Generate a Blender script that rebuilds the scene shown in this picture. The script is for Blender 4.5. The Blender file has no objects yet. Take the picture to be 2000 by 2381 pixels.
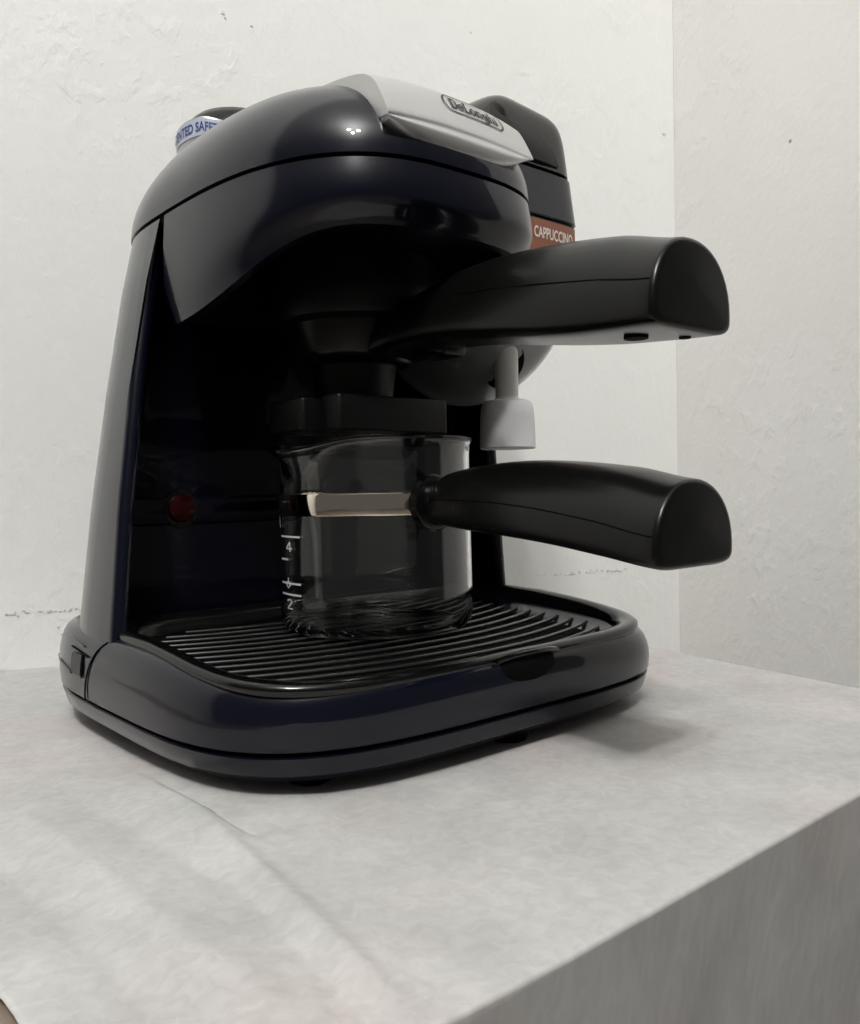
import bpy, bmesh, math, random
from mathutils import Vector, Matrix, noise
random.seed(4)
scene = bpy.context.scene
COL = scene.collection

# ------------------------------------------------------------------ camera
F, PITCH, ROLL, CH = 2000., math.radians(-1.6), math.radians(1.15), .106
fw = Vector((0, math.cos(PITCH), math.sin(PITCH)))
rt = Vector((1, 0, 0)); up = rt.cross(fw)
c, s = math.cos(ROLL), math.sin(ROLL)
rt, up = c*rt - s*up, s*rt + c*up
cam = bpy.data.cameras.new('camera'); camo = bpy.data.objects.new('camera', cam); COL.objects.link(camo)
M = Matrix((rt, up, -fw)).transposed().to_4x4(); M.translation = Vector((0, 0, CH))
camo.matrix_world = M
cam.sensor_fit = 'HORIZONTAL'; cam.sensor_width = 36; cam.lens = 36*F/2000
cam.clip_start = .01; cam.clip_end = 50
scene.camera = camo
scene.render.resolution_x, scene.render.resolution_y = 860, 1024

# ------------------------------------------------------------------ world + lamp
w = bpy.data.worlds.new('World'); scene.world = w; w.use_nodes = True
bg = w.node_tree.nodes['Background']
bg.inputs[0].default_value = (1.0, .98, .96, 1); bg.inputs[1].default_value = .085
scene.view_settings.view_transform = 'Standard'; scene.view_settings.look = 'None'
scene.view_settings.exposure = 0; scene.view_settings.gamma = 1
LP = Vector((-.05, -.85, 1.50))            # a ceiling lamp with three bulbs
for k in range(3):
    ld = bpy.data.lights.new('lamp_bulb', 'POINT'); ld.shadow_soft_size = .045; ld.energy = 28
    ld.color = (1, .992, .975)
    lo = bpy.data.objects.new('lamp_bulb', ld); COL.objects.link(lo)
    lo.location = LP+Vector((.13*math.cos(.4+k*2.094), .13*math.sin(.4+k*2.094), .02*k))

# ------------------------------------------------------------------ frames: machine coordinates -> world
TH = math.radians(40.5)
MX = Vector((math.cos(TH), math.sin(TH), 0)); MY = Vector((-math.sin(TH), math.cos(TH), 0))
OO = Vector((-.0245, .408, 0))
def W(p): return OO + MX*p[0] + MY*p[1] + Vector((0, 0, p[2]))

# ------------------------------------------------------------------ materials
def mat(name, col, rough=.5, metal=0., coat=0., coat_r=.03, spec=.5, ior=1.5, bump=None, mottle=None, trans=0., sheen=0.):
    m = bpy.data.materials.new(name); m.use_nodes = True
    nt = m.node_tree; b = nt.nodes['Principled BSDF']
    b.inputs['Base Color'].default_value = (*col, 1); b.inputs['Roughness'].default_value = rough
    b.inputs['Metallic'].default_value = metal; b.inputs['Coat Weight'].default_value = coat
    b.inputs['Coat Roughness'].default_value = coat_r; b.inputs['Specular IOR Level'].default_value = spec
    b.inputs['IOR'].default_value = ior; b.inputs['Transmission Weight'].default_value = trans
    tc = nt.nodes.new('ShaderNodeTexCoord')
    if mottle:   # (scale, amount, colour b)
        n = nt.nodes.new('ShaderNodeTexNoise'); n.inputs['Scale'].default_value = mottle[0]; n.inputs['Detail'].default_value = 6
        nt.links.new(tc.outputs['Object'], n.inputs['Vector'])
        r = nt.nodes.new('ShaderNodeValToRGB'); r.color_ramp.elements[0].position = .35; r.color_ramp.elements[1].position = .65
        r.color_ramp.elements[0].color = (*col, 1); r.color_ramp.elements[1].color = (*mottle[1], 1)
        nt.links.new(n.outputs['Fac'], r.inputs[0]); nt.links.new(r.outputs[0], b.inputs['Base Color'])
    if bump:
        n = nt.nodes.new('ShaderNodeTexNoise'); n.inputs['Scale'].default_value = bump[0]; n.inputs['Detail'].default_value = 4
        nt.links.new(tc.outputs['Object'], n.inputs['Vector'])
        bp = nt.nodes.new('ShaderNodeBump'); bp.inputs['Strength'].default_value = 1; bp.inputs['Distance'].default_value = bump[1]
        nt.links.new(n.outputs['Fac'], bp.inputs['Height']); nt.links.new(bp.outputs[0], b.inputs['Normal'])
        if coat: nt.links.new(bp.outputs[0], b.inputs['Coat Normal'])
    return m
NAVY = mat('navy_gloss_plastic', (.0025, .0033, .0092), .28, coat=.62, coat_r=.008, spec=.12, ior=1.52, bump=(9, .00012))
NAVYD = mat('navy_shaded_recess', (.0012, .0015, .0048), .3, coat=.45, coat_r=.05, spec=.14, bump=(30, .0003))  # darker copy of the navy, the recess shade put into its colour
BLACK = mat('black_satin_plastic', (.0035, .0035, .0033), .27, spec=.29, bump=(900, .00003))
BGLOSS = mat('black_gloss_plastic', (.003, .003, .003), .16, spec=.5, bump=(14, .0002))
BMATT = mat('black_matt_plastic', (.003, .0031, .0031), .42, spec=.26, bump=(1200, .00004))
BARS = mat('black_bar_plastic', (.006, .006, .006), .33, spec=1, coat=.5, coat_r=.2)
GROOVE = mat('black_rubber', (.001, .001, .001), .8, spec=.1)
SILVER = mat('silver_paint', (.56, .56, .56), .33, metal=.8, spec=.5, bump=(2600, .00001))
CHROME = mat('polished_steel', (.95, .86, .72), .05, metal=1)
GREY = mat('grey_plastic', (.68, .67, .68), .38, spec=.5, bump=(50, .0002))
WHITEP = mat('white_tube_plastic', (.60, .60, .57), .3, spec=.5)
LABEL = mat('brown_label', (.235, .088, .052), .45, spec=.4)
PRINT = mat('cream_print', (.72, .66, .58), .5)
INK = mat('black_ink', (.008, .008, .008), .5)
BLUE = mat('blue_ink', (.035, .055, .22), .5)
LBLUE = mat('pale_label', (.47, .50, .60), .4)
PEWTER = mat('pewter_plastic', (.40, .40, .41), .38, metal=.5)
RED = mat('red_lens', (.018, .001, .0012), .2, spec=.25)
DGREY = mat('grey_reflection_plastic', (.20, .205, .21), .3, coat=.8, coat_r=.03, spec=.3)  # grey stands for the white paper's reflection, painted into the bowl's colour
MARK = mat('white_enamel', (.75, .75, .73), .5)

def glass_mat():
    m = bpy.data.materials.new('clear_glass'); m.use_nodes = True
    b = m.node_tree.nodes['Principled BSDF']
    b.inputs['Base Color'].default_value = (.97, .98, .975, 1); b.inputs['Roughness'].default_value = 0
    b.inputs['Transmission Weight'].default_value = 1; b.inputs['IOR'].default_value = 1.46
    return m
GLASS = glass_mat()

def wall_mat(name, col, col2):
    m = bpy.data.materials.new(name); m.use_nodes = True; nt = m.node_tree; N = nt.nodes; L = nt.links
    b = N['Principled BSDF']; b.inputs['Roughness'].default_value = .55; b.inputs['Specular IOR Level'].default_value = .35
    tc = N.new('ShaderNodeTexCoord')
    def nz(scale, det=5, dist=0, stretch=None):
        n = N.new('ShaderNodeTexNoise'); n.inputs['Scale'].default_value = scale; n.inputs['Detail'].default_value = det
        n.inputs['Distortion'].default_value = dist
        if stretch:
            mp = N.new('ShaderNodeMapping'); mp.inputs['Scale'].default_value = stretch
            L.new(tc.outputs['Object'], mp.inputs[0]); L.new(mp.outputs[0], n.inputs['Vector'])
        else: L.new(tc.outputs['Object'], n.inputs['Vector'])
        return n
    def ramp(src, a, bb, c0=(0,0,0), c1=(1,1,1)):
        r = N.new('ShaderNodeValToRGB'); e = r.color_ramp.elements
        e[0].position = a; e[1].position = bb; e[0].color = (*c0, 1); e[1].color = (*c1, 1); L.new(src, r.inputs[0]); return r
    big = nz(5, 4); cr = ramp(big.outputs['Fac'], .35, .7, col, col2)
    # tiny dark specks
    vo = N.new('ShaderNodeTexVoronoi'); vo.inputs['Scale'].default_value = 26; L.new(tc.outputs['Object'], vo.inputs['Vector'])
    sp = ramp(vo.outputs['Distance'], .025, .05)
    gate = N.new('ShaderNodeSeparateColor'); L.new(vo.outputs['Color'], gate.inputs[0])
    gr = ramp(gate.outputs[0], .16, .17)          # only some cells carry a speck
    mx = N.new('ShaderNodeMath'); mx.operation = 'MAXIMUM'; L.new(sp.outputs[0], mx.inputs[0]); L.new(gr.outputs[0], mx.inputs[1])
    mixc = N.new('ShaderNodeMix'); mixc.data_type = 'RGBA'; L.new(mx.outputs[0], mixc.inputs['Factor'])
    mixc.inputs['A'].default_value = (.32, .30, .27, 1); L.new(cr.outputs[0], mixc.inputs['B'])
    L.new(mixc.outputs['Result'], b.inputs['Base Color'])
    # roller / old paint relief
    n1 = nz(60, 6, .25, (1, 1, .8)); n2 = nz(200, 6, .3, (1, 1, .8)); n3 = nz(6, 3)
    r1 = ramp(n1.outputs['Fac'], .50, .72); patch = ramp(n3.outputs['Fac'], .45, .6)
    mul = N.new('ShaderNodeMath'); mul.operation = 'MULTIPLY'; L.new(r1.outputs[0], mul.inputs[0]); L.new(patch.outputs[0], mul.inputs[1])
    b1 = N.new('ShaderNodeBump'); b1.inputs['Strength'].default_value = 1; b1.inputs['Distance'].default_value = .0005
    b2 = N.new('ShaderNodeBump'); b2.inputs['Strength'].default_value = 1; b2.inputs['Distance'].default_value = .00038
    L.new(mul.outputs[0], b1.inputs['Height']); L.new(n2.outputs['Fac'], b2.inputs['Height'])
    L.new(b1.outputs[0], b2.inputs['Normal']); L.new(b2.outputs[0], b.inputs['Normal'])
    return m
WALL = wall_mat('painted_plaster', (.80, .80, .775), (.83, .83, .81))
WALL2 = wall_mat('painted_plaster_side', (.79, .775, .755), (.83, .82, .80))

def paper_mat():
    m = bpy.data.materials.new('thin_white_paper'); m.use_nodes = True; nt = m.node_tree; N = nt.nodes; L = nt.links
    b = N['Principled BSDF']; b.inputs['Roughness'].default_value = .6; b.inputs['Specular IOR Level'].default_value = .3
    tc = N.new('ShaderNodeTexCoord')
    def nz(scale, det, st=(1, 1, 1), dist=.4):
        mp = N.new('ShaderNodeMapping'); mp.inputs['Scale'].default_value = st; L.new(tc.outputs['Object'], mp.inputs[0])
        n = N.new('ShaderNodeTexNoise'); n.inputs['Scale'].default_value = scale; n.inputs['Detail'].default_value = det; n.inputs['Distortion'].default_value = dist
        L.new(mp.outputs[0], n.inputs['Vector']); return n
    def ramp(src, stops):
        r = N.new('ShaderNodeValToRGB'); e = r.color_ramp.elements
        while len(e) < len(stops): e.new(.5)
        for q, (p, cc) in enumerate(stops): e[q].position = p; e[q].color = (*cc, 1)
        L.new(src, r.inputs[0]); return r
    a = nz(26, 7, (1, 1, .45)); hue = nz(9, 3, (1, 1, .6)); fib = nz(190, 6, (1, 1, .3), 1.)
    r1 = ramp(a.outputs['Fac'], [(.3, (.425, .415, .408)), (.7, (.52, .508, .50))])
    r2 = ramp(hue.outputs['Fac'], [(.32, (.97, 1.0, .985)), (.5, (1, 1, 1)), (.68, (1.04, .965, .97))])
    r3 = ramp(fib.outputs['Fac'], [(.35, (.93, .93, .93)), (.68, (1.07, 1.07, 1.07))])
    x = N.new('ShaderNodeMix'); x.data_type = 'RGBA'; x.blend_type = 'MULTIPLY'; x.inputs['Factor'].default_value = 1
    L.new(r1.outputs[0], x.inputs['A']); L.new(r2.outputs[0], x.inputs['B'])
    y = N.new('ShaderNodeMix'); y.data_type = 'RGBA'; y.blend_type = 'MULTIPLY'; y.inputs['Factor'].default_value = 1
    L.new(x.outputs['Result'], y.inputs['A']); L.new(r3.outputs[0], y.inputs['B'])
    L.new(y.outputs['Result'], b.inputs['Base Color'])
    bp = N.new('ShaderNodeBump'); bp.inputs['Strength'].default_value = 1; bp.inputs['Distance'].default_value = .0006
    L.new(a.outputs['Fac'], bp.inputs['Height'])
    bq = N.new('ShaderNodeBump'); bq.inputs['Strength'].default_value = 1; bq.inputs['Distance'].default_value = .00012
    L.new(fib.outputs['Fac'], bq.inputs['Height']); L.new(bp.outputs[0], bq.inputs['Normal']); L.new(bq.outputs[0], b.inputs['Normal'])
    return m
PAPER = paper_mat()
WOOD = mat('brown_wood', (.16, .125, .095), .5, mottle=(30, (.24, .19, .15)), bump=(60, .0004))
FLOOR = mat('floor_tiles', (.20, .18, .16), .5, mottle=(6, (.26, .24, .21)))

# ------------------------------------------------------------------ object helpers
def thing(name, label, cat, at=(0, 0, 0), group=None):
    o = bpy.data.objects.new(name, None); COL.objects.link(o); o.empty_display_size = .02
    o.location = W(at); o.rotation_euler = (0, 0, TH); o['label'] = label; o['category'] = cat; o['base'] = list(at)
    if group: o['group'] = group
    return o
def root_base(o):
    while o.parent: o = o.parent
    return Vector(o['base'])
def obj(name, verts, faces, m, parent=None, smooth=True, angle=35, recalc=True, mods=()):
    """verts in machine coordinates"""
    me = bpy.data.meshes.new(name)
    off = root_base(parent) if parent else Vector((0, 0, 0))
    me.from_pydata([Vector(v) - off for v in verts], [], faces)
    if recalc:
        bm = bmesh.new(); bm.from_mesh(me); bmesh.ops.remove_doubles(bm, verts=bm.verts, dist=1e-6)
        bmesh.ops.recalc_face_normals(bm, faces=bm.faces); bm.to_mesh(me); bm.free()
    if smooth:
        me.polygons.foreach_set('use_smooth', [True]*len(me.polygons)); me.set_sharp_from_angle(angle=math.radians(angle))
    me.materials.append(m); me.update()
    o = bpy.data.objects.new(name, me); COL.objects.link(o)
    if parent: o.parent = parent
    return o
class MB:
    def __init__(s): s.v = []; s.f = []
    def add(s, v, f):
        n = len(s.v); s.v += [tuple(x) for x in v]; s.f += [tuple(i+n for i in q) for q in f]; return s
    def obj(s, name, m, parent=None, **k): return obj(name, s.v, s.f, m, parent, **k)
def loft(loops, cap0=True, cap1=True, closed=True):
    n = len(loops[0]); v = [p for l in loops for p in l]; f = []
    for i in range(len(loops)-1):
        for j in range(n if closed else n-1):
            k = (j+1) % n; f.append((i*n+j, i*n+k, (i+1)*n+k, (i+1)*n+j))
    if cap0: f.append(tuple(range(n))[::-1])
    if cap1: f.append(tuple((len(loops)-1)*n+j for j in range(n)))
    return v, f
def sgn(x): return -1 if x < 0 else 1
def oval(a, yf, yr, y0, p, xc=0., n=96, pr=None):
    out = []
    for i in range(n):
        t = 2*math.pi*i/n; cx, sy = math.cos(t), math.sin(t); q = (pr or p) if sy > 0 else p
        x = a*sgn(cx)*abs(cx)**(2/q); y = (yr-y0 if sy > 0 else y0-yf)*sgn(sy)*abs(sy)**(2/q)
        out.append((xc+x, y0+y))
    return out
def circ(cx, cy, r, z, n=48): return [(cx+r*math.cos(2*math.pi*i/n), cy+r*math.sin(2*math.pi*i/n), z) for i in range(n)]
def lathe(cx, cy, prof, n=56, cap0=True, cap1=True): return loft([circ(cx, cy, r, z, n) for r, z in prof], cap0, cap1)
def interp(tab, x):
    if x <= tab[0][0]: return tab[0][1]
    for (a, fa), (b, fb) in zip(tab, tab[1:]):
        if x <= b: return fa+(fb-fa)*(x-a)/(b-a)
    return tab[-1][1]
def sm(t): t = max(0, min(1, t)); return t*t*(3-2*t)
def tube(path, r, n=8, rz=None, closed=False):
    path = [Vector(p) for p in path]; loops = []; m = len(path)
    for i, p in enumerate(path):
        if closed: d = path[(i+1) % m]-path[i-1]
        else: d = path[min(i+1, m-1)]-path[max(i-1, 0)]
        d.normalize(); a = d.cross(Vector((0, 0, 1)))
        if a.length < 1e-4: a = Vector((1, 0, 0))
        a.normalize(); b = a.cross(d).normalized()
        loops.append([tuple(p+a*r*math.cos(2*math.pi*k/n)+b*(rz or r)*math.sin(2*math.pi*k/n)) for k in range(n)])
    if closed: loops.append(loops[0])
    return loft(loops, not closed, not closed)
def rbox(x0, x1, y0, y1, z0, z1, r, n=5, rt_=None, rb=None):
    """box with rounded vertical edges and rounded top / bottom rims"""
    rt_ = r*.5 if rt_ is None else rt_; rb = rt_ if rb is None else rb
    def loop(ins, z):
        rr = max(r-ins, .0002); out = []
        for cx, cy, a0 in ((x1-ins-rr, y1-ins-rr, 0), (x0+ins+rr, y1-ins-rr, 90), (x0+ins+rr, y0+ins+rr, 180), (x1-ins-rr, y0+ins+rr, 270)):
            for k in range(n+1):
                t = math.radians(a0+90*k/n); out.append((cx+rr*math.cos(t), cy+rr*math.sin(t), z))
        return out
    L = []
    for k in range(4): t = k/3*math.pi/2; L.append(loop(rb*(1-math.sin(t)), z0+rb*(1-math.cos(t))))
    for k in range(4): t = k/3*math.pi/2; L.append(loop(rt_*(1-math.cos(t)), z1-rt_*(1-math.sin(t))))
    return loft(L)

# ================================================================== room
A = Vector((-.262, .522, 0)); D = Vector((.9, .44, 0)).normalized()
CR = Vector((.219, .757, 0)); E2 = Vector((.44, -.9, 0)).normalized()
def wallobj(name, P, d, l0, l1, nrm, m):
    v = []; 
    for (l, z) in ((l0, -.72), (l1, -.72), (l1, 1.9), (l0, 1.9)): v.append(P+d*l+Vector((0, 0, z)))
    v += [q-nrm*.08 for q in v]
    f = [(0, 1, 2, 3), (7, 6, 5, 4), (0, 4, 5, 1), (1, 5, 6, 2), (2, 6, 7, 3), (3, 7, 4, 0)]
    o = obj(name, v, f, m, smooth=False)
    # shift into world directly (verts already world)
    o['kind'] = 'structure'; return o
nb = Vector((.44, -.9, 0)).normalized(); nr = Vector((-.9, -.44, 0)).normalized()
tt = (CR-A).dot(D)
wallobj('back_wall', A, D, -2.6, tt, nb, WALL)
wallobj('side_wall', CR, E2, 0, .42, nr, WALL2)
o = obj('floor', [(-4, -4, -.72), (4, -4, -.72), (4, 3, -.72), (-4, 3, -.72)], [(0, 1, 2, 3)], FLOOR, smooth=False); o['kind'] = 'structure'

v, f = rbox(-4, 4, -4, 3, 1.9, 2.0, .01); o = obj('ceiling', v, f, WALL, smooth=False); o['kind'] = 'structure'

# old dirty tape line on the back wall
def smudges():
    mb = MB()
    def spot(l, z, sx, sz):
        P = A+D*l+nb*.0006; n = 7
        ph = [random.uniform(.6, 1.2) for _ in range(n)]
        ring = [P+D*sx*ph[i]*math.cos(2*math.pi*i/n)+Vector((0, 0, z+sz*ph[i]*math.sin(2*math.pi*i/n))) for i in range(n)]
        back = [q-nb*.001 for q in ring]
        mb.add(*loft([ring, back]))
    return mb, spot
mb, spot = smudges()
rs = random.Random(8)
for a, b, n_, zb in ((.002, .050, 30, .0343), (.385, .482, 40, .0333)):
    for q in range(n_): spot(a+(b-a)*rs.random(), zb+rs.gauss(0, .0006), .0004+.0010*rs.random(), .0003+.0004*rs.random())
for l, z, sx in ((.0312, .0238, .0009), (.145, .427, .0014), (.146, .424, .0010), (.1639, .4225, .0009), (.5244, .4072, .0022)): spot(l, z, sx, sx*.8)
DIRT = mat('old_glue_dirt', (.56, .55, .50), .7, mottle=(300, (.74, .73, .69)))
o = obj('wall_stains', mb.v, mb.f, DIRT, smooth=False); o['kind'] = 'stuff'; o['label'] = 'row of small grey glue smudges low on the back wall'; o['category'] = 'stain'

# ================================================================== table and paper
tb = bpy.data.objects.new('table', None); COL.objects.link(tb); tb.location = W((0, 0, -.72)); tb.rotation_euler = (0, 0, TH)
tb['label'] = 'table standing in the corner of the room under the white paper'; tb['category'] = 'table'; tb['base'] = [0, 0, -.72]
v, f = rbox(-.262, .190, -.150, .236, -.030, -.0012, .004); obj('tabletop', v, f, WOOD, tb)
for lx, ly in ((-.235, -.12), (.16, -.12), (-.235, .2), (.16, .2)):
    v, f = rbox(lx-.018, lx+.018, ly-.018, ly+.018, -.72, -.030, .003); obj('leg', v, f, WOOD, tb)

def paper_sheet():
    nx, path = 250, []
    # arc length path: back edge -> front edge -> bend -> drop
    yb, yf, R, drop = .240, -.1985, .0009, .24
    ns = 120
    for i in range(ns+1): path.append((yb+(yf-yb)*i/ns, 0, 0))
    path += [(yf+.0004, 0, 0)] if 0 else []
    path.insert(-1, (yf+.0006, 0, 0))
    for i in range(1, 9):
        t = i/8*math.pi/2; path.append((yf-R*math.sin(t), -R*(1-math.cos(t)), 0))
    path.append((yf-R, -R-.0006, .0025))
    for i in range(1, 50): path.append((yf-R, -R-drop*i/49, i/49))
    def seg(px, py, ax, ay, bx, by):
        t = (py-ay)/(by-ay); return px-(ax+(bx-ax)*t)
    v = []
    for (y, z, dr) in path:
        xr = interp([(-.3, .196), (-.203, .196), (-.136, .203), (.006, .223), (.3, .226)], y)
        xl = -.2015 + .0018*noise.noise(Vector((3, y*60, dr*3))) + .0012*noise.noise(Vector((9, y*200, 0)))
        if y < -.13: xl -= .0015*math.sin((y+.13)*90)
        for j in range(nx+1):
            x = xl+(xr-xl)*j/nx; h = 0; k = 0
            if dr == 0:
                # fold facets: crease lines running front to back, left of the machine
                xA = -.119+(y+.024)/(-.171)*-.023; xB = -.146+(y+.063)/(-.096)*.008; xC = -.183+(y+.058)/(-.097)*.004
                wf = sm((.02-y)/.09)
                wf *= .35+.65*sm((y+.1985)/.03); xB = min(xB, xA-.007)
                h = 1.25*wf*interp([(-.21, .0018), (xC, .0), (xC+.018, .0024), (xB, .0006), (xA, .0032), (xA+.0045, .0020), (xA+.045, .0)], x)
                h += .0006*noise.noise(Vector((x*9, y*7, 1))) + .00018*noise.noise(Vector((x*38, y*30, 5)))
                h -= .0009
                
                if abs(x) < .122 and y > -.094: h = min(h, -.0001)
                v.append((x, y, z+h))
            else:
                k = .0035*noise.noise(Vector((x*9, z*4, 7)))*min(1, dr*5)+.002*dr*math.sin(x*40)+.034*dr
                v.append((x, y+k, z-.0009))
    f = []
    for i in range(len(path)-1):
        for j in range(nx): a = i*(nx+1)+j; f.append((a, a+1, a+nx+2, a+nx+1))
    return v, f
v, f = paper_sheet()
me = bpy.data.meshes.new('paper_sheet'); me.from_pydata(v, [], f); me.polygons.foreach_set('use_smooth', [True]*len(f)); me.materials.append(PAPER)
ps = bpy.data.objects.new('paper_cover', me); COL.objects.link(ps); ps.location = OO; ps.rotation_euler = (0, 0, TH)
ps['label'] = 'thin creased white paper sheet laid over the table and hanging down its front'; ps['category'] = 'paper'
sd = ps.modifiers.new('thickness', 'SOLIDIFY'); sd.thickness = .0004; sd.offset = -1

# ================================================================== espresso machine
em = thing('espresso_machine', 'dark navy espresso machine with silver top cover standing on white paper', 'coffee machine')
def base_out(a, yf, yr, z, n=120, p=4.1): return [(x, y, z) for x, y in oval(a+.0045, yf, yr, .03, p, .005, n)]
# bottom tray band
L = [base_out(*q) for q in ((.108, -.077, .132, .0048), (.1145, -.084, .139, .0052), (.1185, -.0885, .1425, .0085), (.1200, -.0900, .1440, .0135), (.1203, -.0903, .1443, .0150), (.1195, -.0895, .1435, .0156))]
v, f = loft(L); obj('base_plate', v, f, NAVY, em)
L = [base_out(.1180, -.0880, .142, .0150), base_out(.1180, -.0880, .142, .0175)]
v, f = loft(L); obj('seam_strip', v, f, GROOVE, em)
# rim height
def zr(y): return .0385+.0085*sm((y+.095)/.115)
def rim_out(ins, dz=0., n=120):
    return [(x, y, zr(y)+dz) for x, y in oval(.1135-ins, -.0885+ins, .1385-ins, .03, 4.1, 0, n)]
L = [base_out(.1195, -.0895, .1435, .0169), base_out(.1208, -.0908, .1448, .0175)]
for k in range(1, 9):
    t = k/8; ring = []
    lo_ = oval(.1255, -.0910, .145, .03, 4.1, .005, 120); hi = oval(.1135, -.0885, .1385, .03, 4.1, 0, 120)
    bul = .0016*math.sin(math.pi*min(1, t*1.0))
    s_ = 1-math.cos(t*math.pi/2)
    for (x0, y0), (x1, y1) in zip(lo_, hi):
        cx, cy = x0, y0-.03; l = math.hypot(cx, cy)
        x = x0+(x1-x0)*s_**.85+cx/l*bul; y = y0+(y1-y0)*s_**.85+cy/l*bul
        ring.append((x, y, .0175+(zr(y1)-.0012-.0175)*math.sin(t*math.pi/2)**.9))
    L.append(ring)
L.append(rim_out(.0025, -.0035)); L.append(rim_out(.02, -.009))
v, f = loft(L, True, True); obj('base_housing', v, f, NAVY, em)

# seam on the left where front skin meets the rear skin, and power switch recess
def base_surf(x, t):
    """point on housing side wall: left side at machine y, height fraction t"""
    y = x
    def side(a, yf, yr, y):
        b = (yr-.03) if y > .03 else (.03-yf); u = min(1, abs(y-.03)/b); return -a*(1-u**4.1)**(1/4.1)
    s_ = 1-math.cos(t*math.pi/2)
    x0, x1 = side(.1210, -.091, .145, y), side(.1135, -.0885, .1385, y)
    return (x0+(x1-x0)*s_**.85-.0016*math.sin(math.pi*t), y, .0175+(zr(y)-.0012-.0175)*math.sin(t*math.pi/2)**.9)
pts = []
for k in range(17):
    t = k/16; y = .053-.026*t**1.3; p = base_surf(y, t); pts.append((p[0]+.0001, p[1], p[2]))
v, f = tube(pts, .00035); obj('skin_seam', v, f, GROOVE, em)
def on_side(path, name, r, m=GROOVE, par=em, n=6):
    q = []
    for (y, t) in path: p = base_surf(y, t); q.append((p[0], p[1], p[2]))
    v, f = tube(q, r, n); return obj(name, v, f, m, par)
# rocker switch
def side_patch(y0, y1, t0, t1, off, n=8):
    L = []
    for i in range(n+1):
        y = y0+(y1-y0)*i/n; L.append([(lambda p: (p[0]-off, p[1], p[2]))(base_surf(y, t0+(t1-t0)*j/n)) for j in range(n+1)])
    return L
def side_block(name, y0, y1, t0, t1, off, m, par):
    Lo = side_patch(y0, y1, t0, t1, off); Li = side_patch(y0, y1, t0, t1, -.003)
    n = len(Lo); v = [p for r_ in Lo for p in r_]; f = []
    for i in range(n-1):
        for j in range(n-1): a = i*n+j; f.append((a, a+1, a+n+1, a+n))
    rim = [(i, 0) for i in range(n)]+[(n-1, j) for j in range(1, n)]+[(i, n-1) for i in range(n-2, -1, -1)]+[(0, j) for j in range(n-2, 0, -1)]
    k0 = len(v); v += [Li[i][j] for i, j in rim]; m_ = len(rim)
    for q in range(m_):
        a, b = rim[q], rim[(q+1) % m_]; f.append((a[0]*n+a[1], k0+q, k0+(q+1) % m_, b[0]*n+b[1]))
    return obj(name, v, f, m, par)
sw = side_block('power_switch', .056, .068, .20, .44, .0005, BLACK, em)
on_side([(.072, .50), (.060, .47), (.049, .44)], 'switch_edge', .0004)
on_side([(.0555, .46), (.0555, .3), (.0555, .18)], 'switch_edge', .0004)
on_side([(.0690, .42), (.0690, .36), (.0690, .26)], 'switch_edge', .0004)
on_side([(.104, .52), (.090, .62), (.078, .66), (.066, .60), (.056, .56)], 'switch_brow', .0003, NAVY)
on_side([(.112, .22), (.09, .24), (.070, .19)], 'switch_sill', .0006, NAVY)
# feet
for fx, fy in ((-.078, -.058), (.012, -.072), (.088, -.05), (-.08, .1), (.08, .1)):
    v, f = lathe(fx, fy, ((.0075, -.0004), (.008, .0008), (.008, .006)), 24); obj('foot', v, f, GROOVE, em)

# drip tray
dt_l = []
prof = ((.0000, -.0030), (-.0012, -.0012), (-.0010, .0006), (.0004, .0016), (.0030, .0018), (.0058, .0010), (.0075, -.0012), (.0082, -.0040), (.0086, -.0085))
def tray_out(ins, dz, n=120):
    return [(x, y, zr(y)+dz) for x, y in oval(.1135-ins, -.0885+ins, .068-ins, .0, 4.3, 0, n, pr=7)]
L = [tray_out(i, d) for i, d in prof]
v, f = loft(L, False, True); dt = obj('drip_tray', v, f, BGLOSS, em, angle=60)
L = [[(x, y, zr(y)-.0078) for x, y in oval(.1135-.0088, -.0885+.0088, .068-.0088, .0, 4.3, 0, 120, pr=7)]]; L.append([(x*.98, y*.98, z+.0004) for x, y, z in L[0]]); v, f = loft(L); obj('tray_floor', v, f, GROOVE, dt)
# grille bars
def zg(y): return .0342+.045*(y+.085)
bars = 0; y0 = -.0715
while y0 < .045:
    pts = []
    hw = .098
    # find half length so the ends stay inside the tray
    for i in range(33):
        x = -hw+2*hw*i/32; y = y0+.018*(abs(x)/.1)**2.2
        u = abs(x)/.1035; vv = (0-y)/.079 if y < 0 else y/.060
        if u**4.3+abs(vv)**4.3 < .93: pts.append((x, y, zg(y)))
    if len(pts) > 4:
        v, f = tube(pts, .0008, 8, .0010); obj('grille_bar', v, f, BARS, dt, angle=60)
    y0 += .0097
# front tab of the tray
def tab():
    L = []
    for i in range(15):
        t = -1+2*i/14; w_ = (1-abs(t)**2.4)**.5 if abs(t) < 1 else 0; x = .005+.0175*t
        ring = []
        for k in range(16):
            a = 2*math.pi*k/16; cy = -.0885; cz = .0335+.001*(1-w_)
            ring.append((x, cy+math.cos(a)*(.0045*w_+.0004), cz+math.sin(a)*(.0064*w_+.0004)))
        L.append(ring)
    return loft(L)
v, f = tab(); obj('tray_tab', v, f, GROOVE, dt)
v, f = tube([(-.0125+.035*k/14, -.0905-.0028*math.sin(math.pi*k/14), .0398+.0004*math.sin(math.pi*k/14)-.0016*abs(k/7-1)**3) for k in range(15)], .0011, 8); obj('tab_lip', v, f, BGLOSS, dt)

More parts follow.
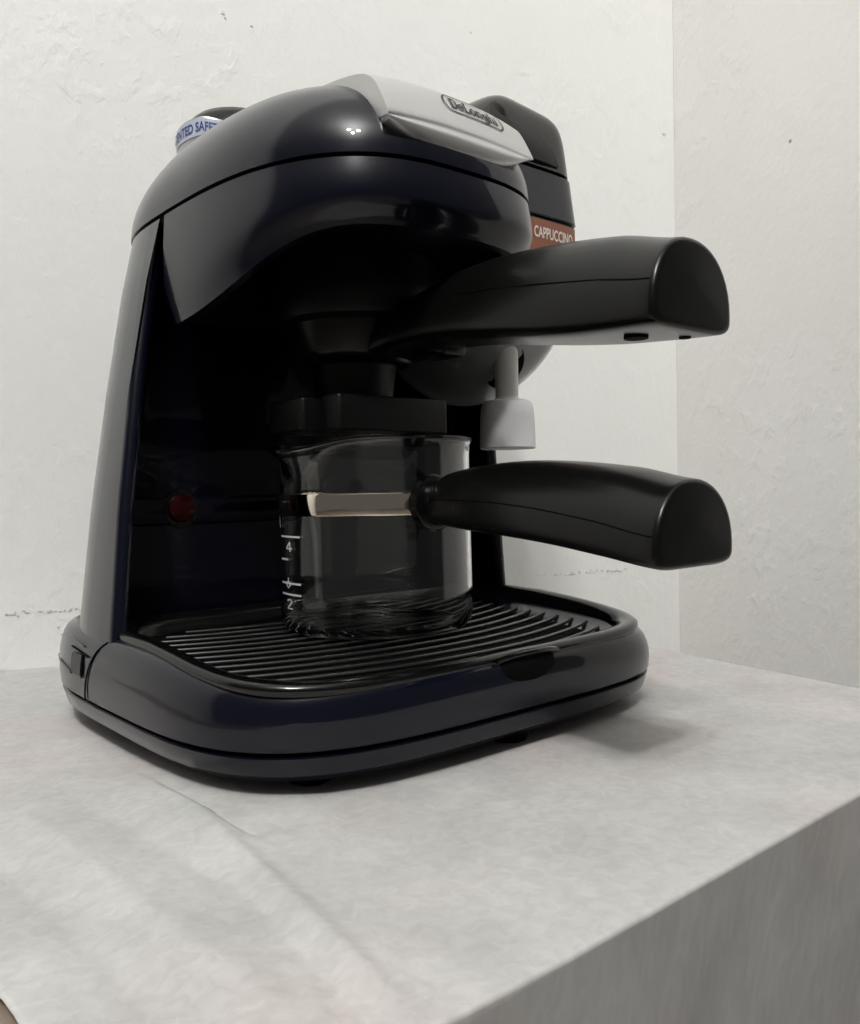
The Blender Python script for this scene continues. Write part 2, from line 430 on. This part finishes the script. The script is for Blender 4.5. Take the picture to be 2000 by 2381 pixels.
# ---- column (U section)
def col_loop(z):
    al = interp([(.03, .1185), (.048, .1165), (.10, .1095), (.153, .1005), (.20, .0915), (.2285, .0845)], z)
    ar = interp([(.03, .118), (.048, .117), (.124, .1125), (.2285, .108)], z)
    yl = .0300+(z-.048)*.125; yr_ = .030+(z-.048)*.02
    y0, yb, p = .045, .128, 2.9
    out = []
    for i in range(7): out.append((-al, yl+.0028+(y0-yl-.0028)*i/7, z))
    for i in range(37):
        t = math.pi-math.pi*i/36; cx, sy = math.cos(t), math.sin(t)
        out.append(((al if cx < 0 else ar)*sgn(cx)*abs(cx)**(2/p), y0+(yb-y0)*abs(sy)**(2/p), z))
    for i in range(1, 7): out.append((ar, y0+(yr_+.0028-y0)*i/6, z))
    for k in range(1, 7): t = math.radians(30*k); out.append((ar-.0035+.0035*math.cos(t), yr_+.0028-.0035*math.sin(t), z))
    # inner recess from right to left
    xi, yp, rr = ar-.007, .073, .014
    out.append((xi, (yr_+yp)/2, z))
    for k in range(7): t = math.radians(15*k); out.append((xi-rr+rr*math.cos(t), yp-rr+rr*math.sin(t), z))
    xl = -(al-.007)
    for i in range(1, 8): x = xi-rr+(xl+rr-(xi-rr))*i/8; out.append((x, yp, z))
    for k in range(7): t = math.radians(90+15*k); out.append((xl+rr+rr*math.cos(t), yp-rr+rr*math.sin(t), z))
    out.append((xl, (yl+yp)/2, z))
    for k in range(1, 7): t = math.radians(30*k); out.append((-al+.0035+.0035*math.cos(t), yl+.0028-.0035*math.sin(t), z))
    return out
v, f = loft([col_loop(.034+(.2285-.034)*i/28) for i in range(29)]); 
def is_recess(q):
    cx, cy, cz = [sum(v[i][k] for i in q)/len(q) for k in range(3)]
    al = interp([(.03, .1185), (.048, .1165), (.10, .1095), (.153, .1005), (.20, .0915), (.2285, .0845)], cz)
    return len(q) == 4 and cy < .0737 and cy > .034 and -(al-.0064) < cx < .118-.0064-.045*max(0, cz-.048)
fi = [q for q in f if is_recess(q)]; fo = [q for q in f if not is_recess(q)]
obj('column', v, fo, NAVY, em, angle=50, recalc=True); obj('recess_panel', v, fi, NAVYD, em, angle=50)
# raised ridge on the back panel with indicator light
v, f = rbox(-.098, .085, .0715, .0745, .0905, .104, .0012, rt_=.0012); obj('panel_ridge', v, f, NAVYD, em)
def disc_y(cx, cz, y, r, d, n=36, dome=0.):
    L = []
    for q, (rr, dy) in enumerate(((r, 0), (r, -d), (r*.93, -d-dome*.4), (r*.6, -d-dome*.85), (.0005, -d-dome))):
        L.append([(cx+rr*math.cos(2*math.pi*i/n), y+dy, cz+rr*math.sin(2*math.pi*i/n)) for i in range(n)])
    return loft(L)
v, f = disc_y(-.0665, .0985, .0722, .0088, .0012); obj('light_bezel', v, f, BGLOSS, em)
v, f = disc_y(-.0665, .0985, .0712, .0068, .0012, dome=.002); obj('indicator_light', v, f, RED, em)

# ---- brewing head
HX, HA, HF, HY0, HP = -.0105, .0740, -.0775, .04, 2.95
def head_loop(z, a, yf, ye, zlow=False, n=64):
    """front part of the head outline, cut off at y = ye at the back"""
    out = []
    for i in range(n+1):
        t = math.pi+math.pi*i/n; cx, sy = math.cos(t), math.sin(t)
        x = a*sgn(cx)*abs(cx)**(2/HP); y = HY0+(HY0-yf)*-abs(sy)**(2/HP)
        yy = min(y, ye); out.append([HX+x, yy, z])
    return out
def shell():
    L = []; N = 15
    for k in range(N):
        t = k/(N-1)           # 0 = lower edge, 1 = seam
        ring = []
        tuck0 = .0045*(1-sm(t/.5))**1.6; bul = .0012*math.sin(math.pi*t)
        base = head_loop(0, HA+bul, HF-bul, 9)
        for x, y, _ in base:
            zl = .1795+.0265*sm((.034-y)/.108)**1.15
            z = zl+(.2288-zl)*t
            tuck = tuck0*sm((.02-y)/.06); l_ = math.hypot(x-HX, y-HY0); x -= (x-HX)/l_*tuck; y -= (y-HY0)/l_*tuck*1.3
            ye = interp([(.178, .0300), (.20, .0415), (.2288, .0535)], z)
            ring.append((x, min(y, ye), z))
        L.append(ring)
    # inner lip
    inner = [[(HX+(x-HX)*.93, y*.96+.002, z+.0005) for x, y, z in L[0]], [(HX+(x-HX)*.90, y*.95+.003, .212) for x, y, z in L[0]]]
    L = inner[::-1]+L
    return loft(L, True, True, True)
v, f = shell(); obj('head_shell', v, f, NAVY, em, angle=40)
# dark line under the lid
v, f = loft([[(x, y, z) for x, y in oval(HA-.0018, HF+.0018, .1265, HY0, HP, HX, 96)] for z in (.226, .2325)]); obj('lid_seam', v, f, GROOVE, em)
# lid dome
def lid_h(x, y):
    u = abs(x-HX)/HA; vv = (HY0-y)/(HY0-HF) if y < HY0 else (y-HY0)/(.129-HY0)
    d = (u**HP+abs(vv)**HP)**(1/HP)
    if d >= 1: return .2305
    return .2305+(.0448-.17*max(0, y-.045))*(1-d**4)**.50
L = []
for k in range(26):
    d = math.cos(k/25*math.pi/2) if k < 25 else .002
    ring = []
    for x, y in oval(HA, HF, .129, HY0, HP, HX, 96):
        xx, yy = HX+(x-HX)*d, HY0+(y-HY0)*d; ring.append((xx, yy, lid_h(xx, yy) if k else .2306))
    L.append(ring)
L = [[(HX+(x-HX)*.985, HY0+(y-HY0)*.985, .2300) for x, y, z in L[0]]]+L
v, f = loft(L); obj('lid', v, f, NAVY, em, angle=50)

# silver cover
SX0, SX1 = -.0485, .0295
def cov_edge(y):   # height of the raised cover above the lid as function of y
    return .0085
SP = [(-.0715, .2392), (-.0745, .2388), (-.0766, .2400), (-.0770, .2418), (-.0758, .2432), (-.0754, .2448), (-.0726, .2503), (-.0698, .2552), (-.0664, .2597), (-.0610, .2632), (-.0535, .2655), (-.0430, .2675), (-.0300, .2692), (-.0100, .2710), (.0100, .2722), (.0300, .2728)]
def cover_pt(s_, u):
    """s_ 0..1 along the profile, u -1..1 across"""
    q = s_*(len(SP)-1); i = min(int(q), len(SP)-2); t = q-i
    def cr(p0, p1, p2, p3, t): return .5*((2*p1)+(-p0+p2)*t+(2*p0-5*p1+4*p2-p3)*t*t+(-p0+3*p1-3*p2+p3)*t**3)
    P = [SP[max(0, min(len(SP)-1, i+k))] for k in (-1, 0, 1, 2)]
    y = cr(*[p[0] for p in P], t); z = cr(*[p[1] for p in P], t)
    xm, hw = (SX0+SX1)/2, (SX1-SX0)/2
    crown = 1-abs(u)**2.3
    z += .0036*crown*sm(s_*1.9)                # arched across at the top
    y += -.0012*crown*(1-sm(s_*1.6))
    z += .0030*abs(u)**6*(1-sm(s_*3)); z -= .0030*crown*(1-sm(s_*3))              # tongue droops in the middle
    q_ = max(0, 1-s_/.34)
    y += .0022*abs(u)**6*q_
    z += .0022*max(0, u)**4*(1-sm(s_*2.2))
    wd = hw*(1-(.27*q_**2.6+.03*q_ if u > 0 else .05*q_**3))
    return Vector((xm+wd*u, y, z))
def cover():
    nu, nsn = 40, 60; v = []; f = []
    us = [-1+2*j/nu for j in range(nu+1)]
    for i in range(nsn+1):
        for u in us:
            p = cover_pt(i/nsn, u); v.append(p)
    for i in range(nsn):
        for j in range(nu): a = i*(nu+1)+j; f.append((a, a+1, a+nu+2, a+nu+1))
    # skirts: side faces down to the lid, bottom lip inward
    rim = [(0, j) for j in range(nu+1)]+[(i, nu) for i in range(1, nsn+1)]
    rim = [(i, 0) for i in range(nsn, 0, -1)]+rim
    k0 = len(v)
    for i, j in rim:
        p = v[i*(nu+1)+j]
        if i == 0 and 0 < j < nu: q = Vector((p.x, p.y+.007, p.z+.0005))
        else:
            xx = p.x+(.0006 if j == 0 else -.0006); a_ = v[max(0, i-1)*(nu+1)+j]; b_ = v[min(nsn, i+1)*(nu+1)+j]
            d_ = Vector((0, b_.y-a_.y, b_.z-a_.z)).normalized(); n_ = Vector((0, d_.z, -d_.y))
            w_ = sm((i-20)/8); n_ = (n_*w_+Vector((0, 1, .15))*(1-w_)).normalized()
            q = Vector((xx, p.y, p.z))+n_*(.0062+.0040*sm((i-14)/14))
        v.append(q)
    for r_ in range(len(rim)-1):
        a, b = rim[r_], rim[r_+1]
        f.append((a[0]*(nu+1)+a[1], b[0]*(nu+1)+b[1], k0+r_+1, k0+r_))
    return v, f
v, f = cover(); sc = obj('silver_cover', v, f, SILVER, em, angle=50)
bv = sc.modifiers.new('bevel', 'BEVEL'); bv.width = .0016; bv.segments = 4; bv.limit_method = 'ANGLE'; bv.angle_limit = math.radians(38)

# surface lettering -------------------------------------------------
def strokes_to_mesh(strokes, wd, fn, lift=.0003, sub=.06):
    """strokes: polylines in glyph space; fn(u,v)->(point, normal); ribbons of width wd in glyph units"""
    mb = MB()
    for st in strokes:
        pts = []
        for a, b in zip(st, st[1:]):
            l = math.hypot(b[0]-a[0], b[1]-a[1]); n = max(1, int(l/sub))
            for k in range(n): pts.append((a[0]+(b[0]-a[0])*k/n, a[1]+(b[1]-a[1])*k/n))
        pts.append(st[-1]); closed = st[0] == st[-1]; v = []
        m = len(pts)
        for i, p in enumerate(pts):
            if closed: a, b = pts[i-1] if i else pts[-2], pts[(i+1) % m] if i < m-1 else pts[1]
            else: a, b = pts[max(0, i-1)], pts[min(m-1, i+1)]
            d = (b[0]-a[0], b[1]-a[1]); l = math.hypot(*d) or 1; nx, ny = -d[1]/l*wd/2, d[0]/l*wd/2
            for sgn_ in (1, -1):
                P, Nn = fn(p[0]+sgn_*nx, p[1]+sgn_*ny); v.append(P+Nn*lift)
        mb.add(v, [(2*i, 2*i+1, 2*i+3, 2*i+2) for i in range(m-1)])
    return mb
def arc(cx, cy, rx, ry, a0, a1, n=14): return [(cx+rx*math.cos(math.radians(a0+(a1-a0)*k/n)), cy+ry*math.sin(math.radians(a0+(a1-a0)*k/n))) for k in range(n+1)]
GL = {  # slab lettering, unit = cap height, returns strokes and advance
 'D': ([[(.12, .04), (.12, .96)], [(0, .04), (.32, .04)]+arc(.32, .5, .28, .46, -90, 90)+[(0, .96)]], .74),
 'e': ([[(.02, .36), (.46, .36)]+arc(.25, .34, .22, .30, 10, 320)], .56),
 'L': ([[(.14, .04), (.14, .96)], [(.0, .96), (.30, .96)], [(.0, .04), (.52, .04), (.52, .30)]], .64),
 'o': ([arc(.25, .34, .22, .30, 0, 360, 20)[:-1]+[arc(.25, .34, .22, .30, 0, 360, 20)[0]]], .58),
 'n': ([[(.10, .04), (.10, .62)], [(.0, .62), (.12, .62)], [(.0, .04), (.22, .04)], [(.10, .46)]+arc(.28, .42, .18, .20, 150, 0)+[(.46, .04)], [(.36, .04), (.56, .04)]], .64),
 'g': ([arc(.25, .36, .20, .26, 0, 360, 18), [(.46, .62), (.46, -.10)]+arc(.25, -.10, .21, .18, 0, -160), [(.44, .60), (.56, .60)]], .62),
 'h': ([[(.10, .04), (.10, .98)], [(.0, .98), (.12, .98)], [(.0, .04), (.22, .04)], [(.10, .46)]+arc(.28, .42, .18, .20, 150, 0)+[(.46, .04)], [(.36, .04), (.56, .04)]], .64),
 'i': ([[(.12, .04), (.12, .62)], [(.0, .62), (.14, .62)], [(.0, .04), (.26, .04)], [(.12, .80), (.12, .94)]], .30),
}
def word(txt, sp=0.):
    x = 0; out = []
    for ch in txt:
        st, adv = GL[ch]; out += [[(px+x, py) for px, py in s2] for s2 in st]; x += adv+sp
    return out, x
def cover_fn(u0, s0, us, ss):
    def fn(a, b):
        u, s_ = u0+a*us, s0+b*ss
        p = cover_pt(s_, u); du = cover_pt(s_, u+.01)-p; ds = cover_pt(s_+.01, u)-p
        n = du.cross(ds).normalized(); return p, n
    return fn
st, wtot = word('DeLonghi')
# placed on the front face of the cover, right of its middle
LW = .0262; cxm = (SX0+SX1)/2; hwm = (SX1-SX0)/2
ustart = (-.0128-cxm)/hwm; s0 = .441; usc = LW/wtot/hwm
LG = strokes_to_mesh(st, .17, cover_fn(ustart, s0, usc, .060))
pad = .42; xa, xb, ya, yb = -.25, wtot+.15, -.42, 1.38; ym = (ya+yb)/2; ry = (yb-ya)/2
ring = arc(xb-.25, ym, .62, ry, -90, 90, 20)+arc(xa+.25, ym, .62, ry, 90, 270, 20); ring.append(ring[0])
LG2 = strokes_to_mesh([ring], .13, cover_fn(ustart, s0, usc, .060))
LG.add(LG2.v, LG2.f)
LG.obj('logo', INK, sc, smooth=False, recalc=False)

def text_mesh(txt, size_h, width, fn, name, m, parent, lift=.0002, bold=.012):
    cu = bpy.data.curves.new(name, 'FONT'); cu.body = txt; cu.size = 1; cu.offset = bold; cu.resolution_u = 3
    o = bpy.data.objects.new('tmp', cu); COL.objects.link(o)
    dg = bpy.context.evaluated_depsgraph_get(); me = bpy.data.meshes.new_from_object(o.evaluated_get(dg))
    bpy.data.objects.remove(o)
    bm = bmesh.new(); bm.from_mesh(me); bmesh.ops.triangulate(bm, faces=bm.faces)
    bmesh.ops.subdivide_edges(bm, edges=[e for e in bm.edges if e.calc_length() > .25], cuts=2)
    xs = [q.co.x for q in bm.verts]; ys = [q.co.y for q in bm.verts]; x0, x1, y0, y1 = min(xs), max(xs), min(ys), max(ys)
    off = root_base(parent)
    for q in bm.verts:
        P, Nn = fn((q.co.x-x0)/(x1-x0)*width, (q.co.y-y0)/(y1-y0)*size_h); q.co = P+Nn*lift-off
    me2 = bpy.data.meshes.new(name); bm.to_mesh(me2); bm.free(); me2.materials.append(m)
    o = bpy.data.objects.new(name, me2); COL.objects.link(o); o.parent = parent; return o

# ---- brew group under the head
v, f = lathe(-.002, .010, ((.034, .182), (.040, .1835), (.0415, .187), (.0415, .200), (.036, .214)), 64); obj('brew_group', v, f, BMATT, em)

# ---- steam pod on the right
PX0, PX1 = .048, .1222
def pod_loop(z, ins=0., yf=-.0285, n=96, x1=PX1, x0=PX0, p=5.5, yb=.10):
    cx, a = (x0+x1)/2, (x1-x0)/2-ins; cy, b = (yf+yb)/2, (yb-yf)/2-ins
    out = []
    for i in range(n):
        t = 2*math.pi*i/n; ct, s2 = math.cos(t), math.sin(t)
        out.append((cx+a*sgn(ct)*abs(ct)**(2/p), cy+b*sgn(s2)*abs(s2)**(2/(p+6)), z))
    return out
# lower bowl + body up to the label edge
L = []
for k in range(13):
    t = k/12*math.pi/2; rr = math.sin(t)
    if k == 0: rr = .02
    cx, a = .0815, .0355*rr; b = .052*rr; z = .150+.045*(1-math.cos(t))
    ring = []
    for i in range(96):
        tt_ = 2*math.pi*i/96; ct, s2 = math.cos(tt_), math.sin(tt_); p = 2+2.2*(k/12)**3
        ring.append((cx+a*sgn(ct)*abs(ct)**(2/p), .0235+b*sgn(s2)*abs(s2)**(2/p), z+.001))
    L.append(ring)
v, f = loft(L); bw = obj('nozzle_housing', v, f, DGREY, em, angle=50); L = L[-1:]
L.append([(x, min(y, .0765), z) for x, y, z in pod_loop(.2025, 0, x0=.046)])
L.append([(x, y, z) for x, y, z in pod_loop(.2425, .0003)])
v, f = loft(L); pod = obj('steam_housing', v, f, NAVY, em, angle=50)
v, f = loft([pod_loop(.2420, .0016), pod_loop(.2450, .0016)]); obj('housing_seam', v, f, GROOVE, em)
v, f = loft([pod_loop(.2440, .0006), pod_loop(.2446, .0), pod_loop(.2570, .0012), pod_loop(.2676, .0022), pod_loop(.2682, .0028)]); obj('upper_housing', v, f, NAVY, em)
v, f = loft([pod_loop(.2676, .004), pod_loop(.2705, .004)]); obj('housing_seam', v, f, GROOVE, em)
def knob():
    L = []
    for k in range(14):
        t = k/13; z = .2698+.0385*math.sin(t*math.pi/2)
        ins = .0026+.0035*t+.012*(1-math.cos(t*math.pi/2))**2.2
        ring = []
        for x, y, _ in pod_loop(z, ins, p=5, x0=PX0+.012*t):
            ring.append((x, y+.003*t, z-.14*max(0, (x-.072))*t**2+.05*y*t))
        L.append(ring)
    return loft(L)
v, f = knob(); kb = obj('steam_knob', v, f, BGLOSS, em)
# raised panel on knob front face
kp = []
for k in range(8):
    t = k/7; z = .2720+.024*t; h = .024-.010*t**2; xc = .079-.004*t
    kp.append([(xc-h, -.0262+.0078*t**1.8, z), (xc-h*.5, -.0275+.0078*t**1.8, z), (xc+h*.5, -.0275+.0078*t**1.8, z), (xc+h, -.0262+.0078*t**1.8, z), (xc+h, -.015+.0078*t, z), (xc-h, -.015+.0078*t, z)])
v, f = loft(kp); obj('knob_panel', v, f, BMATT, kb)
# label: follows the front face of the pod
def pod_front(x, z):
    cx, a = (PX0+PX1)/2, (PX1-PX0)/2-.0002; p = 5.5; cy, b = (.10-.0285)/2, (.10+.0285)/2-.0002
    u = min(.9995, abs(x-cx)/a); s2 = (1-u**p)**(1/(p+6)) ; return Vector((x, cy-b*s2, z))
def pod_fn(x0, z0):
    def fn(a, b):
        p = pod_front(x0+a, z0+b); q = pod_front(x0+a+.0005, z0+b); d = (q-p).normalized()
        return p, d.cross(Vector((0, 0, 1)))
    return fn
fnl = pod_fn(.060, .1993)
v = []; f = []
for i in range(25):
    for j in range(2): P, N_ = fnl(.0545*i/24, .0425*j); v.append(P+N_*.0004)
for i in range(24): f.append((2*i, 2*i+2, 2*i+3, 2*i+1))
lb = obj('cappuccino_label', v, f, LABEL, pod, recalc=False)
text_mesh('CAPPUCCINO', .0058, .0305, pod_fn(.0805, .2322), 'label_text', PRINT, lb, lift=.0007, bold=.02)
# cup emblem under the word, partly hidden by the handle
em_st = [arc(0, 0, .9, .75, 0, 180, 12), arc(0, .08, .55, .45, 10, 170, 10), [(-.9, 0), (-1.0, -.3), (-.5, -.9), (.5, -.9), (1.0, -.3), (.9, 0)]]
fe = pod_fn(.1000, .2258)
mbk = strokes_to_mesh(em_st, .16, lambda a, b: fe(a*.0055, b*.0065), lift=.0007, sub=.2); mbk.obj('emblem', PRINT, lb, smooth=False, recalc=False)

# ---- frothing nozzle
NX, NY = .0715, -.0165
def bowl(x, y):
    r2 = min(.98, ((x-.0815)/.0355)**2+((y-.0235)/.052)**2); return .151+.045*(1-math.sqrt(1-r2))
hl = [[(NX+.002+r_*math.cos(2*math.pi*i/32), NY+.003+r_*math.sin(2*math.pi*i/32)) for i in range(32)] for r_ in (.0100, .006, .002)]
v, f = loft([[(x, y, bowl(x, y)-.0005) for x, y in q] for q in hl], False, True); obj('nozzle_hole', v, f, GROOVE, em)
v, f = lathe(NX, NY, ((.0058, .1485), (.0059, .158), (.0060, .1690), (.0062, .182)), 40); obj('steam_tube', v, f, WHITEP, em)
v, f = lathe(NX, NY, ((.0080, .1258), (.0138, .1252), (.0143, .1258), (.0142, .132), (.0138, .142), (.0133, .1468), (.0120, .1492), (.0100, .1500), (.0062, .1506), (.0058, .152)), 56); obj('frothing_cup', v, f, GREY, em)

# ---- boiler cap at the back
v, f = lathe(-.006, .116, ((.028, .258), (.0305, .275), (.0315, .295), (.031, .3025), (.0288, .3085), (.024, .3130), (.015, .3155), (.002, .3162)), 64); bc = obj('boiler_cap', v, f, BLACK, em)
v, f = (lambda q: (([(x, y, z-.16*math.hypot(x+.0262+.0148, y-.1035+.0142)*(z > .28)) for x, y, z in q[0]]), q[1]))(lathe(-.0262, .1035, ((.0205, .255), (.0205, .2985), (.0200, .3005), (.0175, .3015)), 56)); cl = obj('cap_lobe', v, f, PEWTER, bc)
def lobe_fn(r, a0, z0):
    def fn(a, b):
        t = math.radians(a0)+a/r; n = Vector((math.cos(t), math.sin(t), 0)); q_ = Vector((-.0262, .1035, z0+b))+n*r; q_.z -= .16*math.hypot(q_.x+.0410, q_.y-.0893); return q_, n
    return fn
v = []; f = []; fn = lobe_fn(.0205, 170, .2905)
for i in range(31):
    for j in range(2): P, N_ = fn(.052*i/30, .0088*j); v.append(P+N_*.0003)
for i in range(30): f.append((2*i, 2*i+2, 2*i+3, 2*i+1))
obj('cap_label', v, f, LBLUE, bc, recalc=False)
text_mesh('PATENTED SAFETY CAP', .0050, .046, lobe_fn(.0205, 152, .2925), 'cap_text', BLUE, bc, lift=.0006, bold=.02)
v, f = lathe(-.0380, .0885, ((.0085, .252), (.0085, .2800), (.0075, .2830), (.004, .2840)), 28); obj('cap_lug', v, f, PEWTER, bc)

# ================================================================== handles (shared shape)
def dsec(yc, xc, w_, zt, zb, n=40, flat=.0):
    """D section: arched top, flat bottom with small radius"""
    out = []; h = zt-zb
    for i in range(n):
        t = 2*math.pi*i/n; ct, s2 = math.cos(t), math.sin(t)
        if s2 >= 0: x = w_*sgn(ct)*abs(ct)**.92; z = zb+h*.22+h*.78*abs(s2)**.97
        else: x = w_*sgn(ct)*abs(ct)**.38; z = zb+h*.22-h*.22*abs(s2)**.45
        out.append((xc+x, yc, z))
    return out
def handle(name, par, xc, tab_, m, yend, part=None):
    """tab_: rows (y, half width, z top, z bottom)"""
    ys = sorted({r[0] for r in tab_}, reverse=True); L = []
    y0, y1 = ys[0], ys[-1]; N = 46
    for k in range(N+1):
        y = y0+(y1-y0)*k/N
        g = lambda c_: interp(sorted((r[0], r[c_]) for r in tab_), y)
        L.append(dsec(y, xc, g(1), g(2), g(3)))
    # rounded end rim
    w_, zt, zb = tab_[-1][1:4]; y = y1
    for k in range(1, 6):
        t = k/5*math.pi/2; i_ = .0022*(1-math.cos(t)); L.append(dsec(y-.0022*math.sin(t), xc, w_-i_, zt-i_, zb+i_))
    for q in (.96, .5, .02):
        sec = dsec(y-.0022-.0006*(1-q), xc, w_-.0022, zt-.0022, zb+.0022); cz = (zt+zb)/2
        L.append([(xc+(x-xc)*q, yy, cz+(z-cz)*q) for x, yy, z in sec])
    v, f = loft(L); return obj(name, v, f, m, par, angle=48)
def smooth_tab(tab_, n=24):
    rows = sorted(tab_, reverse=True); out = []
    def cr(a, b, c_, d, t): return .5*((2*b)+(-a+c_)*t+(2*a-5*b+4*c_-d)*t*t+(-a+3*b-3*c_+d)*t**3)
    for i in range(len(rows)-1):
        R_ = [rows[max(0, min(len(rows)-1, i+k))] for k in (-1, 0, 1, 2)]
        for k in range(5):
            t = k/5; out.append(tuple([rows[i][0]+(rows[i+1][0]-rows[i][0])*t]+[cr(*[r[c_] for r in R_], t) for c_ in (1, 2, 3)]))
    out.append(rows[-1]); return out
def parting(name, par, xc, tab_, frac, m, r=.00028):
    """thin parting line round both sides of a handle at a fraction of its height"""
    mb = MB()
    for sx in (-1, 1):
        pts = []
        for k in range(41):
            y = tab_[0][0]+(tab_[-1][0]-tab_[0][0])*k/40
            g = lambda c_: interp(sorted((q[0], q[c_]) for q in tab_), y)
            sec = dsec(y, 0, g(1), g(2), g(3), 160); zz = g(3)+(g(2)-g(3))*frac(k/40)
            c2 = [q for q in sec if q[0]*sx > 0]; b = min(c2, key=lambda q: abs(q[2]-zz)); pts.append((xc+b[0], y, zz))
        mb.add(*tube(pts, r, 6))
    return mb.obj(name, m, par)

# ================================================================== portafilter
pf = thing('portafilter', 'black filter holder locked under the brewing head with its long handle pointing forward', 'filter holder', (0, 0, .135))
PCX, PCY = -.0035, .0125
v, f = lathe(PCX, PCY, ((.024, .1640), (.0275, .1652), (.0305, .169), (.0325, .180), (.034, .1850)), 64); obj('filter_body', v, f, BLACK, pf)
v, f = lathe(PCX, PCY, ((.0165, .139), (.0185, .150), (.0205, .1645)), 48); obj('outlet_neck', v, f, BMATT, pf)
v, f = rbox(-.0365, .0265, -.0215, -.0075, .1318, .1475, .0022, rt_=.0012); obj('spout_box', v, f, BMATT, pf)
v, f = rbox(-.0455, .0250, -.0070, .022, .1318, .1465, .002, rt_=.001); obj('spout_wing', v, f, BMATT, pf)
v, f = rbox(.006, .0235, -.0400, -.018, .1655, .1705, .004, rt_=.002); obj('lock_tab', v, f, BLACK, pf)
HT = smooth_tab([(.002, .0200, .1840, .1660), (-.014, .0192, .1860, .1662), (-.030, .0180, .1905, .1680), (-.060, .0188, .1962, .1668), (-.090, .0208, .1972, .1628), (-.120, .0222, .1950, .1588), (-.145, .0224, .1915, .1567), (-.1665, .0228, .1860, .1557)])
hd = handle('handle', pf, .0035, HT, BLACK, -.168)
parting('parting_line', hd, .0035, HT, lambda t: .60-.13*t, GROOVE)
for hx, hy, r_ in ((.000, -.148, .0042), (.014, -.158, .002)):
    v, f = lathe(hx, hy, ((r_, .1555), (r_, .1582)), 24); obj('screw_hole', v, f, GROOVE, hd)

# ================================================================== carafe
CX, CY, CR_, CZ = .0060, .0100, .0466, .0388
cf = thing('glass_carafe', 'small glass coffee carafe with steel band and black handle standing on the drip tray', 'carafe', (CX, CY, CZ))
def glass():
    # outer profile upward, then inner profile downward; spout on the -x side
    prof = [(.0300, .0012), (.0395, .0), (.0432, .0012), (.0455, .0040), (.0466, .0090), (.0466, .0200), (.0463, .0450), (.0460, .0700), (.0460, .0830), (.0463, .0868), (.0472, .0888), (.0478, .0898)]
    inner = [(.0474, .0908), (.0463, .0906), (.0452, .0888), (.0446, .0865), (.0443, .0830), (.0443, .0700), (.0446, .0450), (.0449, .0200), (.0449, .0100), (.0438, .0058), (.0415, .0032), (.0300, .0032), (.001, .0034)]
    P = [(.001, .0014)]+prof+inner; n = 96; L = []
    for r_, z in P:
        ring = []
        for i in range(n):
            t = 2*math.pi*i/n; d = (t-math.pi*1.03+math.pi) % (2*math.pi)-math.pi
            lip = math.exp(-(d/.26)**2); k = sm((z-.066)/.025)
            rr = r_+.0115*lip*k*k; zz = CZ+z-.0062*math.exp(-(d/.40)**2)*k*k
            ring.append((CX+rr*math.cos(t), CY+rr*math.sin(t), zz))
        L.append(ring)
    return loft(L)
v, f = glass(); gb = obj('glass_body', v, f, GLASS, cf, angle=70)
v, f = loft([circ(CX, CY, r_, z, 96) for r_, z in ((.0463, .0946), (.0472, .0944), (.0474, .0950), (.0474, .1036), (.0472, .1042), (.0463, .1040))], False, False); obj('steel_band', v, f, CHROME, cf)
# collar and handle
v, f = disc_y(CX-.0035, .0995, CY-.0455, .0122, .0040, dome=.001); obj('collar', v, f, BGLOSS, cf)
v, f = disc_y(CX-.002, .0995, CY-.0452, .0125, .0010); obj('collar_ring', v, f, CHROME, cf)
v, f = disc_y(CX-.002, .0995, CY-.0500, .0102, .0040, dome=.001); obj('collar', v, f, BLACK, cf)
CT = smooth_tab([(-.038, .0085, .1085, .0925), (-.050, .0115, .1125, .0900), (-.070, .0155, .1150, .0882), (-.095, .0190, .1160, .0865), (-.120, .0212, .1148, .0843), (-.145, .0222, .1120, .0810), (-.1665, .0228, .1075, .0780)])
ch = handle('handle', cf, .0035, CT, BLACK, -.168)
parting('parting_line', ch, .0035, CT, lambda t: .50-.12*t, GROOVE)
# scale marks printed on the glass
def gpt(ang, z, lift=.0002):
    r_ = .0466+lift; t = math.radians(ang); return Vector((CX+r_*math.cos(t), CY+r_*math.sin(t), z)), Vector((math.cos(t), math.sin(t), 0))
mk = MB()
def gfn(ang0, z0, sx, sz):
    return lambda a, b: gpt(ang0+a*sx, z0+b*sz, 0.)
def gst(strokes, wd, ang0, z0, sx, sz): 
    m_ = strokes_to_mesh(strokes, wd, gfn(ang0, z0, sx, sz), lift=.0002, sub=.2); mk.add(m_.v, m_.f)
# angles grow anticlockwise; facing camera-left side is about 190..210 degrees
A0 = 162
for z, ext in ((.0850, 24), (.0745, 11), (.0636, 24), (.0585, 24)): gst([[(0, 0), (1, 0)]], .08, A0, z, ext, .011)
gst([[(0, 1), (0, .2), (.12, 0)]], .1, A0-3, .0890, 16, .0085)
gst([[(.5, 0), (.5, 1), (0, .3), (.75, .3)]], .15, A0+9, .0782, 9, .0045)
gst([[(0, .8), (.2, 1), (.5, .95), (.6, .7), (0, 0), (.7, 0)]], .15, A0+9, .0520, 9, .0042)
gst([[(.5, 1), (.5, .5), (0, .2), (.5, -.5), (1, .2), (.5, .5)]], .15, A0+7, .0630, 7, .0032)
mk.obj('scale_marks', MARK, gb, smooth=False, recalc=False)
